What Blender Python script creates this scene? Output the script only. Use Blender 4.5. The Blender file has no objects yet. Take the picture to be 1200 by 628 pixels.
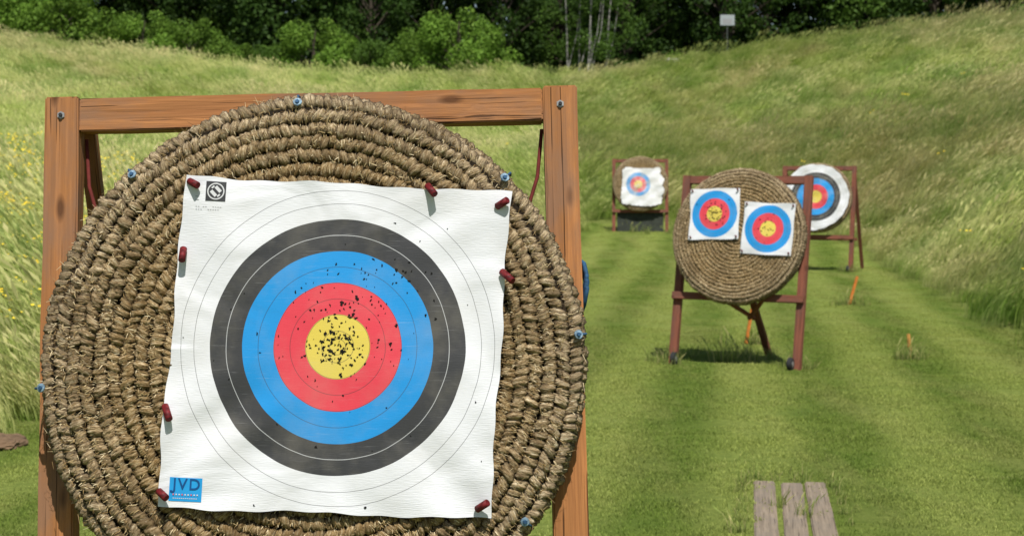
import bpy, bmesh, math, random
import numpy as np
from mathutils import Vector, Matrix, Euler
rng=np.random.default_rng(7); random.seed(7)
scene=bpy.context.scene
COL=scene.collection
R=math.radians
# ------------------------------------------------------------ helpers
def link(ob,parent=None,label=None,category=None,kind=None,group=None):
    COL.objects.link(ob)
    if parent is not None: ob.parent=parent
    if label: ob["label"]=label
    if category: ob["category"]=category
    if kind: ob["kind"]=kind
    if group: ob["group"]=group
    return ob
def np_mesh(name,V,F,mats=(),smooth=False,matidx=None,attrs=None,uv=None):
    V=np.asarray(V,dtype=np.float32); F=np.asarray(F,dtype=np.int32)
    me=bpy.data.meshes.new(name); k=F.shape[1]
    me.vertices.add(len(V)); me.vertices.foreach_set("co",V.ravel())
    me.loops.add(F.size); me.loops.foreach_set("vertex_index",F.ravel())
    me.polygons.add(len(F)); me.polygons.foreach_set("loop_start",np.arange(0,F.size,k,dtype=np.int32))
    for m in mats: me.materials.append(m)
    me.update(calc_edges=True)
    if matidx is not None: me.polygons.foreach_set("material_index",np.asarray(matidx,dtype=np.int32))
    me.polygons.foreach_set("use_smooth",np.full(len(F),smooth,dtype=bool))
    if attrs:
        for n,a in attrs.items():
            at=me.attributes.new(n,'FLOAT','POINT'); at.data.foreach_set("value",np.asarray(a,dtype=np.float32))
    if uv is not None:
        l=me.uv_layers.new(name="UVMap"); l.data.foreach_set("uv",np.asarray(uv,dtype=np.float32)[F.ravel()].ravel())
    me.validate(); me.update()
    return me
def obj(name,me,parent=None,**k):
    return link(bpy.data.objects.new(name,me),parent,**k)
def empty(name,loc,**k):
    e=bpy.data.objects.new(name,None); e.location=loc; e.empty_display_size=.2
    return link(e,None,**k)
# ------------------------------------------------------------ material helpers
class MB:
    def __init__(s,name):
        s.m=bpy.data.materials.new(name); s.m.use_nodes=True; s.t=s.m.node_tree; s.n=s.t.nodes; s.l=s.t.links
        s.b=s.n["Principled BSDF"]; s.b.inputs["Roughness"].default_value=.8
        s.b.inputs["Specular IOR Level"].default_value=.25
    def N(s,t,**k):
        x=s.n.new(t)
        for a,v in k.items(): setattr(x,a,v)
        return x
    def put(s,inp,v):
        if hasattr(v,'node'): s.l.new(v,inp)
        else: inp.default_value=v
    def coord(s,kind="Object",scale=(1,1,1)):
        if kind=="World": o=s.N("ShaderNodeNewGeometry").outputs["Position"]
        else: o=s.N("ShaderNodeTexCoord").outputs[kind]
        mp=s.N("ShaderNodeMapping"); mp.inputs["Scale"].default_value=scale; s.l.new(o,mp.inputs["Vector"]); return mp.outputs[0]
    def noise(s,vec,scale=5,detail=4,rough=.55,dist=0):
        x=s.N("ShaderNodeTexNoise"); s.l.new(vec,x.inputs["Vector"]); x.inputs["Scale"].default_value=scale
        x.inputs["Detail"].default_value=detail; x.inputs["Roughness"].default_value=rough; x.inputs["Distortion"].default_value=dist
        return x.outputs["Fac"]
    def ramp(s,fac,stops,interp='LINEAR'):
        x=s.N("ShaderNodeValToRGB"); x.color_ramp.interpolation=interp; e=x.color_ramp.elements
        while len(e)<len(stops): e.new(.5)
        for i,(p,c) in enumerate(stops):
            e[i].position=p; e[i].color=(*c,1) if len(c)==3 else c
        s.l.new(fac,x.inputs["Fac"]); return x.outputs["Color"]
    def mix(s,f,a,b,mode='MIX'):
        x=s.N("ShaderNodeMix",data_type='RGBA',blend_type=mode)
        s.put(x.inputs[0],f)
        for i,v in ((6,a),(7,b)):
            if isinstance(v,tuple) and len(v)==3: v=(*v,1)
            s.put(x.inputs[i],v)
        return x.outputs[2]
    def math(s,op,a,b=0,c=0,clamp=False):
        x=s.N("ShaderNodeMath",operation=op); x.use_clamp=clamp
        s.put(x.inputs[0],a); s.put(x.inputs[1],b); s.put(x.inputs[2],c); return x.outputs[0]
    def mapr(s,v,a,b,c=0,d=1):
        x=s.N("ShaderNodeMapRange"); s.put(x.inputs[0],v)
        for i,q in enumerate((a,b,c,d)): x.inputs[i+1].default_value=q
        return x.outputs[0]
    def bump(s,h,st=.5,dist=.01):
        x=s.N("ShaderNodeBump"); s.l.new(h,x.inputs["Height"]); x.inputs["Strength"].default_value=st; x.inputs["Distance"].default_value=dist
        s.l.new(x.outputs[0],s.b.inputs["Normal"])
    def color(s,c):
        if isinstance(c,tuple): s.b.inputs["Base Color"].default_value=(*c,1)
        else: s.l.new(c,s.b.inputs["Base Color"])
    def attr(s,n): 
        return s.N("ShaderNodeAttribute",attribute_name=n).outputs["Fac"]
    def island(s): return s.N("ShaderNodeNewGeometry").outputs["Random Per Island"]
    def stripes(s):
        sp=s.N("ShaderNodeSeparateXYZ"); s.l.new(s.coord("World"),sp.inputs[0])
        q=s.math('SUBTRACT',sp.outputs[0],s.math('MULTIPLY',sp.outputs[1],.135))
        q=s.math('ADD',q,s.math('MULTIPLY',s.noise(s.coord("World"),.5,2),.4))
        return s.math('SINE',s.math('MULTIPLY',q,5.2))
    def translucent(s,c,f):
        tr=s.N("ShaderNodeBsdfTranslucent"); s.put(tr.inputs[0],c); mx=s.N("ShaderNodeMixShader"); mx.inputs[0].default_value=f
        s.l.new(s.b.outputs[0],mx.inputs[1]); s.l.new(tr.outputs[0],mx.inputs[2])
        s.l.new(mx.outputs[0],s.n["Material Output"].inputs[0])
def wood_mat(name,dark,light,scale=1.,weather=.65,crack=.7):
    b=MB(name); oi=b.N("ShaderNodeObjectInfo").outputs["Random"]
    v=b.coord("Object",(1,1,1)); add=b.N("ShaderNodeVectorMath",operation='ADD'); b.l.new(v,add.inputs[0])
    cx=b.N("ShaderNodeCombineXYZ"); b.l.new(b.math('MULTIPLY',oi,9.),cx.inputs[2]); b.l.new(cx.outputs[0],add.inputs[1])
    def st(sc):
        mp=b.N("ShaderNodeMapping"); mp.inputs["Scale"].default_value=sc; b.l.new(add.outputs[0],mp.inputs[0]); return mp.outputs[0]
    g=b.noise(st((90*scale,90*scale,2.6*scale)),1,6,.68,.7)
    g2=b.noise(st((150*scale,150*scale,2.4*scale)),1,2,.5,.2)
    g3=b.noise(st((22*scale,22*scale,.9*scale)),1,4,.6,1.2)
    big=b.noise(st((9,9,3.2)),1,5,.65)
    mid=tuple(a*.4+c*.6 for a,c in zip(dark,light))
    c=b.ramp(g,[(.30,tuple(a*.6+c*.4 for a,c in zip(dark,light))),(.46,mid),(.68,light)])
    c=b.mix(b.mapr(g3,.42,.60,0,.6),c,tuple(x*.5 for x in light))
    gr=sum(light)/3; c=b.mix(b.mapr(big,.46,.64,0,weather),c,tuple(x*.34+gr*.20 for x in light))
    cr=b.ramp(g2,[(.33,(.10,.08,.07)),(.375,(1,1,1))]); c=b.mix(crack,c,cr,'MULTIPLY')
    vo=b.N("ShaderNodeTexVoronoi"); b.l.new(st((8,8,2.8)),vo.inputs["Vector"]); vo.inputs["Scale"].default_value=1
    kn=b.mapr(vo.outputs["Distance"],.05,.12,1,0); c=b.mix(b.math('MULTIPLY',kn,.75),c,tuple(x*.4 for x in dark))
    b.color(c); b.b.inputs["Roughness"].default_value=.75; b.bump(b.math('ADD',g,b.mapr(g2,.31,.38,0,1.)),.6,.003); return b.m
def plain_mat(name,c,rough=.6,metal=0,var=.25,scale=30):
    b=MB(name); n=b.noise(b.coord(),scale,4)
    b.color(b.mix(b.mapr(n,.3,.7,0,1),tuple(x*(1-var) for x in c),tuple(min(1,x*(1+var)) for x in c)))
    b.b.inputs["Roughness"].default_value=rough; b.b.inputs["Metallic"].default_value=metal; b.bump(n,.2,.002); return b.m
M_wood=wood_mat("stained_wood",(.14,.046,.016),(.55,.235,.080),1.,.7,.8)
M_wood2=wood_mat("red_stained_wood",(.10,.030,.018),(.30,.105,.062))
M_plank=wood_mat("weathered_plank",(.12,.09,.06),(.36,.285,.205),1.,.5)
M_metal=plain_mat("galvanised_steel",(.35,.35,.34),.5,.6)
M_dark=plain_mat("dark_rubber",(.03,.03,.032),.8)
M_rope=plain_mat("red_rope",(.14,.025,.02),.9)
M_strap=plain_mat("blue_strap",(.022,.075,.15),.7,0,.6,60)
M_pin=plain_mat("dark_red_paint",(.13,.010,.012),.6,0,.6,90)
M_cap=plain_mat("pale_blue_plastic",(.20,.29,.36),.6,0,.6,150)
M_capd=plain_mat("blue_twine",(.04,.10,.19),.8)
M_orange=plain_mat("orange_paint",(.60,.19,.035),.7)
M_yell=plain_mat("straw_coloured_wood",(.50,.26,.07),.8,0,.4)
M_sign=plain_mat("sign_white",(.36,.39,.40),.5,0,.1)
M_signp=plain_mat("sign_post_grey",(.10,.11,.10),.7,0,.2)
M_panel=plain_mat("dark_panel",(.035,.04,.03),.8,0,.4,8)  # plain dark surface for the panel between the legs
M_black=plain_mat("print_black",(.05,.05,.052),.7,0,.2)
M_hole=plain_mat("hole_dark",(.010,.009,.008),.95,0,.3)
M_lblue=plain_mat("label_blue",(.02,.31,.66),.6,0,.1)
M_lnavy=plain_mat("label_navy",(.008,.075,.23),.6,0,.1)
M_grey=plain_mat("print_grey",(.32,.32,.33),.7,0,.1)
M_pw=plain_mat("print_white",(.62,.62,.62),.7,0,.05)
M_pr=plain_mat("print_red",(.7,.08,.08),.7,0,.05)
# straw
def straw_rope_mat():
    b=MB("coiled_straw"); uv=b.N("ShaderNodeTexCoord").outputs["UV"]
    def st(sc):
        mp=b.N("ShaderNodeMapping"); mp.inputs["Scale"].default_value=sc; b.l.new(uv,mp.inputs[0]); return mp.outputs[0]
    fib=b.noise(st((620,5,1)),1,4,.78,.4)
    mid=b.noise(b.coord(),60,4,.65)
    big=b.noise(b.coord(),4.2,4,.6)
    c=b.ramp(fib,[(.36,(.06,.034,.014)),(.45,(.28,.18,.080)),(.54,(.56,.41,.22)),(.65,(.90,.76,.52))])
    c=b.mix(b.mapr(mid,.50,.68,0,.7),c,(.14,.085,.032))
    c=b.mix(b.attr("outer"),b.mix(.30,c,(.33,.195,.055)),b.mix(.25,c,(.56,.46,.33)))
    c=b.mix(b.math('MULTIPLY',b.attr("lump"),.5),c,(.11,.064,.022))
    c=b.mix(b.mapr(b.attr("prof"),.0,.66,.97,0),c,(.012,.007,.003))  # painted shade: seams and gaps between coils darkened in the base colour
    c=b.mix(b.mapr(big,.48,.66,0,.45),c,(.085,.05,.018))
    b.color(c); b.bump(b.math('ADD',fib,b.math('MULTIPLY',mid,.6)),1.,.008); b.b.inputs["Roughness"].default_value=.8; return b.m
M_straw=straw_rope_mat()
b=MB("loose_straw"); b.color(b.ramp(b.island(),[(0,(.08,.045,.016)),(.4,(.27,.17,.065)),(.75,(.48,.35,.17)),(1,(.78,.64,.41))])); M_fibre=b.m
# target face material
def face_mat(name,rad,dirty=.2,black=True,fade=0.,lines=True,bump=.42):
    b=MB(name); co=b.coord(); 
    sp=b.N("ShaderNodeSeparateXYZ"); b.l.new(co,sp.inputs[0])
    w=b.N("ShaderNodeTexNoise"); b.l.new(co,w.inputs["Vector"]); w.inputs["Scale"].default_value=7; w.inputs["Detail"].default_value=2
    ws=b.N("ShaderNodeSeparateColor"); b.l.new(w.outputs["Color"],ws.inputs[0])
    x=b.math('ADD',sp.outputs[0],b.math('MULTIPLY',b.math('SUBTRACT',ws.outputs[0],.5),.008))
    z=b.math('ADD',sp.outputs[2],b.math('MULTIPLY',b.math('SUBTRACT',ws.outputs[1],.5),.008))
    r=b.math('DIVIDE',b.math('SQRT',b.math('ADD',b.math('MULTIPLY',x,x),b.math('MULTIPLY',z,z))),rad)
    W=(.74,.74,.755); K=(.050,.050,.052) if black else W
    c=b.ramp(r,[(0,(.72,.56,.095)),(.2,(.72,.060,.085)),(.4,(.020,.28,.66)),(.6,K),(.8,W)],'CONSTANT')
    def line(at,wd=.0022,):
        return b.math('LESS_THAN',b.math('ABSOLUTE',b.math('SUBTRACT',r,at)),wd)
    if lines:
        for at in (.05,.1,.2,.3,.4,.5): c=b.mix(b.math('MULTIPLY',line(at,.0024),.55),c,(.04,.04,.045))
        if black:
            for at in (.9,.985): c=b.mix(b.math('MULTIPLY',line(at,.0020),.65),c,(.06,.06,.065))
            c=b.mix(b.math('MULTIPLY',line(.7),.75),c,(.6,.6,.6))
    g=b.noise(co,7,5,.6); c=b.mix(b.mapr(g,.45,.8,0,dirty),c,(.45,.40,.30))
    if fade>0: c=b.mix(b.mapr(b.noise(co,5,4,.6),.48,.60,fade*.3,fade),c,(.66,.64,.60))
    sc=b.noise(b.coord(scale=(3,1,70)),3,4,.7); c=b.mix(b.mapr(sc,.60,.72,0,.16),c,(.62,.62,.62))
    b.color(c); b.b.inputs["Roughness"].default_value=.55
    wr=b.noise(b.coord(scale=(1,1,1.5)),3.2,2,.45,1.0)
    weave=b.noise(b.coord(scale=(14,1,160)),3,2)
    h=b.math('ADD',wr,b.math('MULTIPLY',weave,.045))
    bs=b.N("ShaderNodeBump"); b.l.new(h,bs.inputs["Height"]); b.l.new(b.mapr(r,.55,1.1,bump*.6,min(1,bump*2.2)),bs.inputs["Strength"]); bs.inputs["Distance"].default_value=.024
    b.l.new(bs.outputs[0],b.b.inputs["Normal"]); return b.m
# ------------------------------------------------------------ terrain
CP=[(-2,4,0),(2,4,0),(0,12,0),(4,15,0),(2,20,0),(3,28,0),(5,34,0),(4,40,.22),(6,46,.55),(3,46,.55),
 (-6,6,.1),(-5,14,.15),(-10,14,.5),(-9,25,.9),(-3,30,.25),(-9,38,1.7),(-1,42,.8),(-17,40,2.8),(-14,55,3.6),(-4,58,2.6),(4,60,2.3),(-20,70,6.0),(-8,75,5.1),(1,75,4.7),(6,72,4.0),(10,62,3.6),
 (6,10,.3),(7,19,.45),(8.2,27,.6),(9.8,36,1.1),(13.5,45,3.1),(11,52,2.8),(12,26,2.2),(16,36,4.2),(12,15,2.),
 (19.5,65,7.2),(17.5,70,7.4),(15,75,7.45),(12,80,7.55),(8.5,85,7.1),(4.5,90,5.9),(1.2,90,6.7),(-2.25,90,6.4),(-9,90,6.4),(-17.6,88,7.4),(-25.5,85,8.2),(-34,80,8.9),(-30,60,6.5),(-28,40,4.5),
 (26,55,8.2),(28,70,8.4),(22,40,6.),(25,20,4.5),(14,95,6.2),(24,90,6.8),(4,105,5.2),(-8,105,5.6),(-20,105,6.4),(-35,100,7.4),(30,105,6.6),(-35,125,6.5),(0,125,5.2),(35,125,6.2),(-30,10,2.),(-20,0,.8),(20,0,1.2)]
CP=np.array(CP,float)
def phi(r2): return np.where(r2>1e-9, r2*np.log(r2+1e-12)*.5, 0)
P=CP[:,:2]; n=len(P)
D2=((P[:,None]-P[None])**2).sum(-1); A=np.zeros((n+3,n+3)); A[:n,:n]=phi(D2)+np.eye(n)*6; A[:n,n]=1; A[:n,n+1:]=P; A[n,:n]=1; A[n+1:,:n]=P.T
wts=np.linalg.solve(A,np.concatenate([CP[:,2],[0,0,0]]))
def tps(x,y):
    x=np.clip(x,-42,40); y=np.clip(y,-5,125)
    out=np.zeros(len(x))
    for i in range(n): out+=wts[i]*phi((x-P[i,0])**2+(y-P[i,1])**2)
    return out+wts[n]+wts[n+1]*x+wts[n+2]*y
def sstep(t): t=np.clip(t,0,1); return t*t*(3-2*t)
def xL(y): return -3.6+.166*(y-12.6)+.20*np.sin(y*.9)+.10*np.sin(y*2.7)
def xR(y): return np.interp(y,[0,5,19.8,28,37,40,47,60],[3.6,4.0,5.9,7.0,7.95,8.05,7.7,7.])+.08*np.sin(y*1.3)+.05*np.sin(y*3.1)
def lane_d(x,y): return np.minimum(np.minimum(x-xL(y),xR(y)-x),47-y+.3*np.sin(x*1.7))
def hgt(x,y):
    x=np.atleast_1d(np.asarray(x,float)); y=np.atleast_1d(np.asarray(y,float))
    base=.055*np.maximum(0,y-36)+.2*sstep((8.6-y)/3.)
    d=lane_d(x,y); m=sstep((d+2.2)/2.2)
    t=np.maximum(tps(x,y),-.05)
    return base*m+t*(1-m)
gx=np.concatenate([np.linspace(-420,-50,18),np.linspace(-45,-12,67)[:-1],np.linspace(-12,14,131)[:-1],np.linspace(14,42,57),np.linspace(50,420,18)])
gy=np.concatenate([np.linspace(-80,-4,12),np.linspace(-2,50,261)[:-1],np.linspace(50,126,153),np.linspace(140,700,22)])
X,Y=np.meshgrid(gx,gy); Z=hgt(X.ravel(),Y.ravel())
V=np.stack([X.ravel(),Y.ravel(),Z],-1); nx=len(gx); ny=len(gy)
I=(np.arange(ny-1)[:,None]*nx+np.arange(nx-1)[None]).ravel()
F=np.stack([I,I+1,I+1+nx,I+nx],-1)
b=MB("ground_grass"); wp=b.coord("World")
la=b.attr("lane")
n1=b.noise(wp,.9,5,.6); n2=b.noise(wp,16,4,.7); n3=b.noise(b.coord("World",(1.,.12,1)),1.6,4,.6)
c=b.mix(b.mapr(n1,.35,.65),(.13,.195,.032),(.21,.265,.052))
c=b.mix(b.mapr(n3,.45,.66,0,.6),c,(.31,.31,.095))
c=b.mix(b.mapr(b.stripes(),-.7,.7,0,.55),c,(.36,.41,.10))
c=b.mix(b.mapr(n2,.35,.65,0,.55),c,(.075,.115,.02))
m=b.mix(b.mapr(n2,.3,.7),(.12,.16,.035),(.23,.255,.07))
b.color(b.mix(la,m,c)); b.bump(b.noise(wp,60,4,.7),.8,.04); b.b.inputs["Roughness"].default_value=.95; b.b.inputs["Specular IOR Level"].default_value=.05
M_ground=b.m
lane=sstep(lane_d(X.ravel(),Y.ravel())/.25+.5)
obj("ground",np_mesh("ground",V,F,[M_ground],True,attrs={"lane":lane}),kind="structure",label="mown grass shooting lane rising into a tall grass bank",category="ground")
# ------------------------------------------------------------ grass tufts
def tuft(name,nb,rad,hmin,hmax,w,lean,bias,heads,mat,seed,hs=1.):
    r=np.random.default_rng(seed); V=[];F=[];H=[]
    for i in range(nb):
        a=r.uniform(0,6.283); q=rad*math.sqrt(r.uniform()); bx,by=q*math.cos(a),q*math.sin(a)
        h=r.uniform(hmin,hmax); la=r.uniform(0,6.283); ll=h*r.uniform(.1,lean)
        lx,ly=ll*math.cos(la)+bias*h*r.uniform(.6,1.4), ll*math.sin(la)*.8
        fa=r.uniform(0,3.14); wx,wy=math.cos(fa)*w/2,math.sin(fa)*w/2
        k=len(V)
        for t,ww,b_ in ((0,1,0),(.4,.9,.14),(.75,.6,.5),(1,.12,1.)):
            zx=h*(t-.10*b_*(lean+bias)*2)
            V.append((bx+lx*b_-wx*ww,by+ly*b_-wy*ww,zx)); V.append((bx+lx*b_+wx*ww,by+ly*b_+wy*ww,zx)); H+=[t,t]
        for j in range(3): F.append((k+2*j,k+2*j+1,k+2*j+3,k+2*j+2))
        if r.uniform()<heads:
            k=len(V); tx,ty,tz=bx+lx,by+ly,h*(1-.2*(lean+bias)); s=r.uniform(.05,.11)*hs; dx,dy=lx*.6/h*s*2,ly*.6/h*s*2
            e=w*1.2*hs; ex,ey=math.cos(fa)*e,math.sin(fa)*e
            V+= [(tx-dx,ty-dy,tz-s*.6),(tx+ex,ty+ey,tz),(tx+dx,ty+dy,tz+s*.5),(tx-ex,ty-ey,tz)]; H+=[1.5]*4; F.append((k,k+1,k+2,k+3))
    return bpy.data.objects.new(name,np_mesh(name,V,F,[mat],False,attrs={"hh":H}))
def grass_mat(name,meadow):
    b=MB(name); wp=b.coord("World"); hh=b.attr("hh"); oi=b.N("ShaderNodeObjectInfo").outputs["Random"]
    if meadow:
        n1=b.noise(wp,.11,3,.55,.4); n2=b.noise(b.coord("World",(.6,.25,1)),.30,4,.65); n3=b.noise(wp,1.1,3)
        n4=b.noise(b.coord("World",(1.5,.35,3.)),.8,3,.6,.6); n5=b.noise(b.coord("World",(1,.5,1)),.22,3,.6); n6=b.noise(b.coord("World",(1.2,.5,1.8)),.42,4,.6,.5)
        sp=b.N("ShaderNodeSeparateXYZ"); b.l.new(wp,sp.inputs[0])
        g=b.mix(b.mapr(n1,.38,.62),(.18,.33,.036),(.37,.47,.082))
        g=b.mix(b.mapr(n3,.35,.65,0,.4),g,(.43,.50,.11))
        tip=b.mix(b.mapr(n2,.43,.60),(.50,.56,.15),(.84,.72,.37))
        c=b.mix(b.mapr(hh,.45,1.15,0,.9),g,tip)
        c=b.mix(b.mapr(n2,.52,.65,0,.35),c,(.80,.67,.34))
        c=b.mix(b.mapr(n4,.47,.63,0,.5),c,(.76,.72,.31))
        c=b.mix(b.mapr(n6,.50,.62,0,.55),c,(.15,.30,.035))
        red=b.math('MULTIPLY',b.mapr(n5,.52,.64,0,.40),b.mapr(sp.outputs[0],5,9))
        c=b.mix(red,c,(.66,.46,.26))
        c=b.mix(b.mapr(oi,.5,1,0,.20),c,(.86,.78,.42))
        c=b.mix(b.mapr(oi,0,.4,.3,0),c,(.13,.26,.03))
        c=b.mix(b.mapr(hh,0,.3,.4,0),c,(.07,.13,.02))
        isl=b.island(); c=b.mix(b.mapr(isl,0,1,0,.3),c,b.mix(.5,c,(.04,.08,.01)))
    else:
        n1=b.noise(wp,1.1,4,.6); n3=b.noise(b.coord("World",(1.,.12,1)),1.6,4,.6)
        c=b.mix(b.mapr(n1,.35,.65),(.20,.30,.045),(.32,.395,.078)); c=b.mix(b.mapr(n3,.45,.66,0,.6),c,(.48,.47,.155))
        c=b.mix(b.mapr(b.stripes(),-.7,.7,0,.65),c,(.55,.60,.16))
        c=b.mix(b.mapr(oi,.6,1,0,.3),c,(.50,.46,.19))
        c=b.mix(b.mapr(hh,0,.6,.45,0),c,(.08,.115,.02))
        isl=b.island(); c=b.mix(b.mapr(isl,0,1,0,.4),c,b.mix(.5,c,(.03,.055,.008)))
    b.color(c); b.b.inputs["Specular IOR Level"].default_value=.15; b.b.inputs["Roughness"].default_value=.6; b.translucent(c,.4); return b.m
M_meadow=grass_mat("meadow_grass",True); M_lawn=grass_mat("lawn_grass",False)
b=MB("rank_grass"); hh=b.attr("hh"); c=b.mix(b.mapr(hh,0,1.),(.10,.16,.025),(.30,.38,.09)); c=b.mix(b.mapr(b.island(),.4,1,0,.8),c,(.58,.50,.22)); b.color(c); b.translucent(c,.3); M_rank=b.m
def scatter(name,pts,rot,scl,sel,protos,**k):
    me=bpy.data.meshes.new(name); me.vertices.add(len(pts)); me.vertices.foreach_set("co",np.asarray(pts,np.float32).ravel())
    a=me.attributes.new("rot",'FLOAT_VECTOR','POINT'); a.data.foreach_set("vector",np.asarray(rot,np.float32).ravel())
    a=me.attributes.new("scl",'FLOAT_VECTOR','POINT'); a.data.foreach_set("vector",np.asarray(scl,np.float32).ravel())
    for i in range(len(protos)):
        a=me.attributes.new("s%d"%i,'BOOLEAN','POINT'); a.data.foreach_set("value",(sel==i))
    ob=obj(name,me,kind="stuff",**k)
    g=bpy.data.node_groups.new(name,'GeometryNodeTree')
    g.interface.new_socket('Geometry',in_out='INPUT',socket_type='NodeSocketGeometry'); g.interface.new_socket('Geometry',in_out='OUTPUT',socket_type='NodeSocketGeometry')
    gi=g.nodes.new('NodeGroupInput'); go=g.nodes.new('NodeGroupOutput'); J=g.nodes.new('GeometryNodeJoinGeometry')
    def na(n,t):
        x=g.nodes.new('GeometryNodeInputNamedAttribute'); x.data_type=t; x.inputs[0].default_value=n
        return [o for o in x.outputs if o.enabled][0]
    r_=na("rot",'FLOAT_VECTOR'); s_=na("scl",'FLOAT_VECTOR')
    for i,p in enumerate(protos):
        io=g.nodes.new('GeometryNodeInstanceOnPoints'); oi=g.nodes.new('GeometryNodeObjectInfo'); oi.inputs[0].default_value=p; oi.inputs[1].default_value=True
        g.links.new(gi.outputs[0],io.inputs['Points']); g.links.new(oi.outputs['Geometry'],io.inputs['Instance'])
        g.links.new(na("s%d"%i,'BOOLEAN'),io.inputs['Selection']); g.links.new(r_,io.inputs['Rotation']); g.links.new(s_,io.inputs['Scale'])
        g.links.new(io.outputs[0],J.inputs[0])
    g.links.new(J.outputs[0],go.inputs[0])
    md=ob.modifiers.new("scatter",'NODES'); md.node_group=g
    return ob
mt=[tuft("t%d"%i,60,.34,.38,.80,.011,.30,.45,.5,M_meadow,20+i) for i in range(3)]
mt.append(tuft("t3",22,.30,.80,1.15,.010,.22,.50,.95,M_meadow,31,1.6))
mt.append(tuft("t4",70,.22,.25,.60,.012,.5,.15,.1,M_meadow,32))
def sample(nn,y0,y1,um):
    y=np.sqrt(rng.uniform(y0*y0,y1*y1,nn)); x=rng.uniform(-um,um,nn)*y; return x,y
def area(y0,y1,um): return um*(y1*y1-y0*y0)
xs=[];ys=[]
for y0,y1,den in ((9,30,17),(30,55,9.5),(55,95,5.)):
    um=.38; x,y=sample(int(area(y0,y1,um)*den),y0,y1,um)
    d=lane_d(x,y)+rng.normal(0,.05,len(x)); k=d<-.10; xs.append(x[k]); ys.append(y[k])
x=np.concatenate(xs); y=np.concatenate(ys); z=hgt(x,y); nn=len(x)
d=-lane_d(x,y); near=np.clip(d/.7,.68,1)
clump=np.sin(x*1.9+2*np.sin(y*.8))*np.sin(y*1.3+1.5*np.sin(x*1.1))
sc=(.75+.45*rng.uniform(size=nn))*(.95+.22*clump)*near
rot=np.stack([rng.normal(0,.06,nn),rng.normal(0,.06,nn),rng.normal(0,.30,nn)-.5+.5*np.sin(x*.25+y*.17)+np.where(x<2,3.1,0)],-1)
sel=rng.choice(5,nn,p=[.25,.25,.22,.17,.11])
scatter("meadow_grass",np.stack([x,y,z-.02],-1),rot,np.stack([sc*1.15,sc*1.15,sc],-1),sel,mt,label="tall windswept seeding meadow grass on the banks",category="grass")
lt=[tuft("l%d"%i,80,.17,.012,.030,.006,.8,.0,.0,M_lawn,40+i) for i in range(2)]
xs=[];ys=[]
for y0,y1,den in ((8.0,22,42),(22,47,16)):
    um=.40; x,y=sample(int(area(y0,y1,um)*den),y0,y1,um); k=lane_d(x,y)>-.15; xs.append(x[k]); ys.append(y[k])
x=np.concatenate(xs); y=np.concatenate(ys)
k=~((y<11.1)&(x>1.61-.12*(11-y))&(x<1.97-.12*(11-y))&(rng.uniform(size=len(x))<.93)); x=x[k]; y=y[k]; nn=len(x); sc=.7+.6*rng.uniform(size=nn)
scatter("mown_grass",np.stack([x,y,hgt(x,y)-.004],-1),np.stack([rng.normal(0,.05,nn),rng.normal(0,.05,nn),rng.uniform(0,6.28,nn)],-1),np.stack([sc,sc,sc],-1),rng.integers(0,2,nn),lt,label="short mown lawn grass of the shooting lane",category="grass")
rt=[tuft("r%d"%i,30,.08,.07,.19,.006,.8,.05,.1,M_rank,60+i) for i in range(2)]
pl=[(1.50,11.0),(1.42,10.7),(1.40,10.4),(1.36,10.1),(1.32,9.8),(1.27,9.5),(1.58,11.1),(1.70,11.08),(1.86,11.05),(2.02,10.9),(2.02,10.6),(1.98,10.3),(1.95,10.0),(1.92,9.7),(2.06,10.8),(1.60,10.2),(1.69,9.9)]
sc0=list(rng.uniform(.4,.85,len(pl)))
for cx_,cy_,rad_,nn_,s_ in ((2.45,18.15,.30,13,1.1),(4.28,18.28,.12,7,1.05),(5.12,25.8,.14,6,1.2),(2.78,19.85,.15,6,1.3),(3.0,17.3,.15,4,.9),(1.62,17.95,.15,4,.9),(6.8,34.2,.25,5,1.3),(3.3,44.2,.7,12,1.5)):
    for _ in range(nn_):
        pl.append((cx_+random.gauss(0,rad_),cy_+random.gauss(0,rad_*.7))); sc0.append(s_*random.uniform(.7,1.3))
x=np.array([p[0] for p in pl]); y=np.array([p[1] for p in pl]); nn=len(x); sc=np.array(sc0)
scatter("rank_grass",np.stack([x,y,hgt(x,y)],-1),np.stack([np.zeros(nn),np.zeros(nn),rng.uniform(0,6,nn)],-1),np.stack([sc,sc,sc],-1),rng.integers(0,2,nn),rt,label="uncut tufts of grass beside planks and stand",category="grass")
b=MB("yellow_petals"); b.color(b.ramp(b.island(),[(0,(.68,.46,.02)),(1,(.78,.61,.04))])); M_flower=b.m
V=[];F=[]
def flower(x,y,z,s):
    for _ in range(random.randint(2,5)):
        cx,cy,cz=x+random.gauss(0,.06),y+random.gauss(0,.06),z+random.gauss(0,.04); k=len(V); s2=s*random.uniform(.7,1.2)
        V.extend([(cx-s2,cy-s2*.5,cz),(cx+s2,cy-s2*.5,cz),(cx+s2,cy+s2*.5,cz+s2*.8),(cx-s2,cy+s2*.5,cz+s2*.8)]); F.append((k,k+1,k+2,k+3))
for _ in range(480):
    if random.random()<.9: y=random.uniform(13,40); x=random.uniform(-.36,-.22)*y
    else: y=random.uniform(22,60); x=random.uniform(-.3,.36)*y
    if lane_d(np.array([x]),np.array([y]))[0]>-.4: continue
    flower(x,y,hgt(x,y)[0]+random.uniform(.62,.92),.010+.00028*y)
obj("wildflower_patch",np_mesh("wildflowers",V,F,[M_flower]),kind="stuff",label="yellow ragwort flowers scattered through tall grass",category="flowers")
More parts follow.
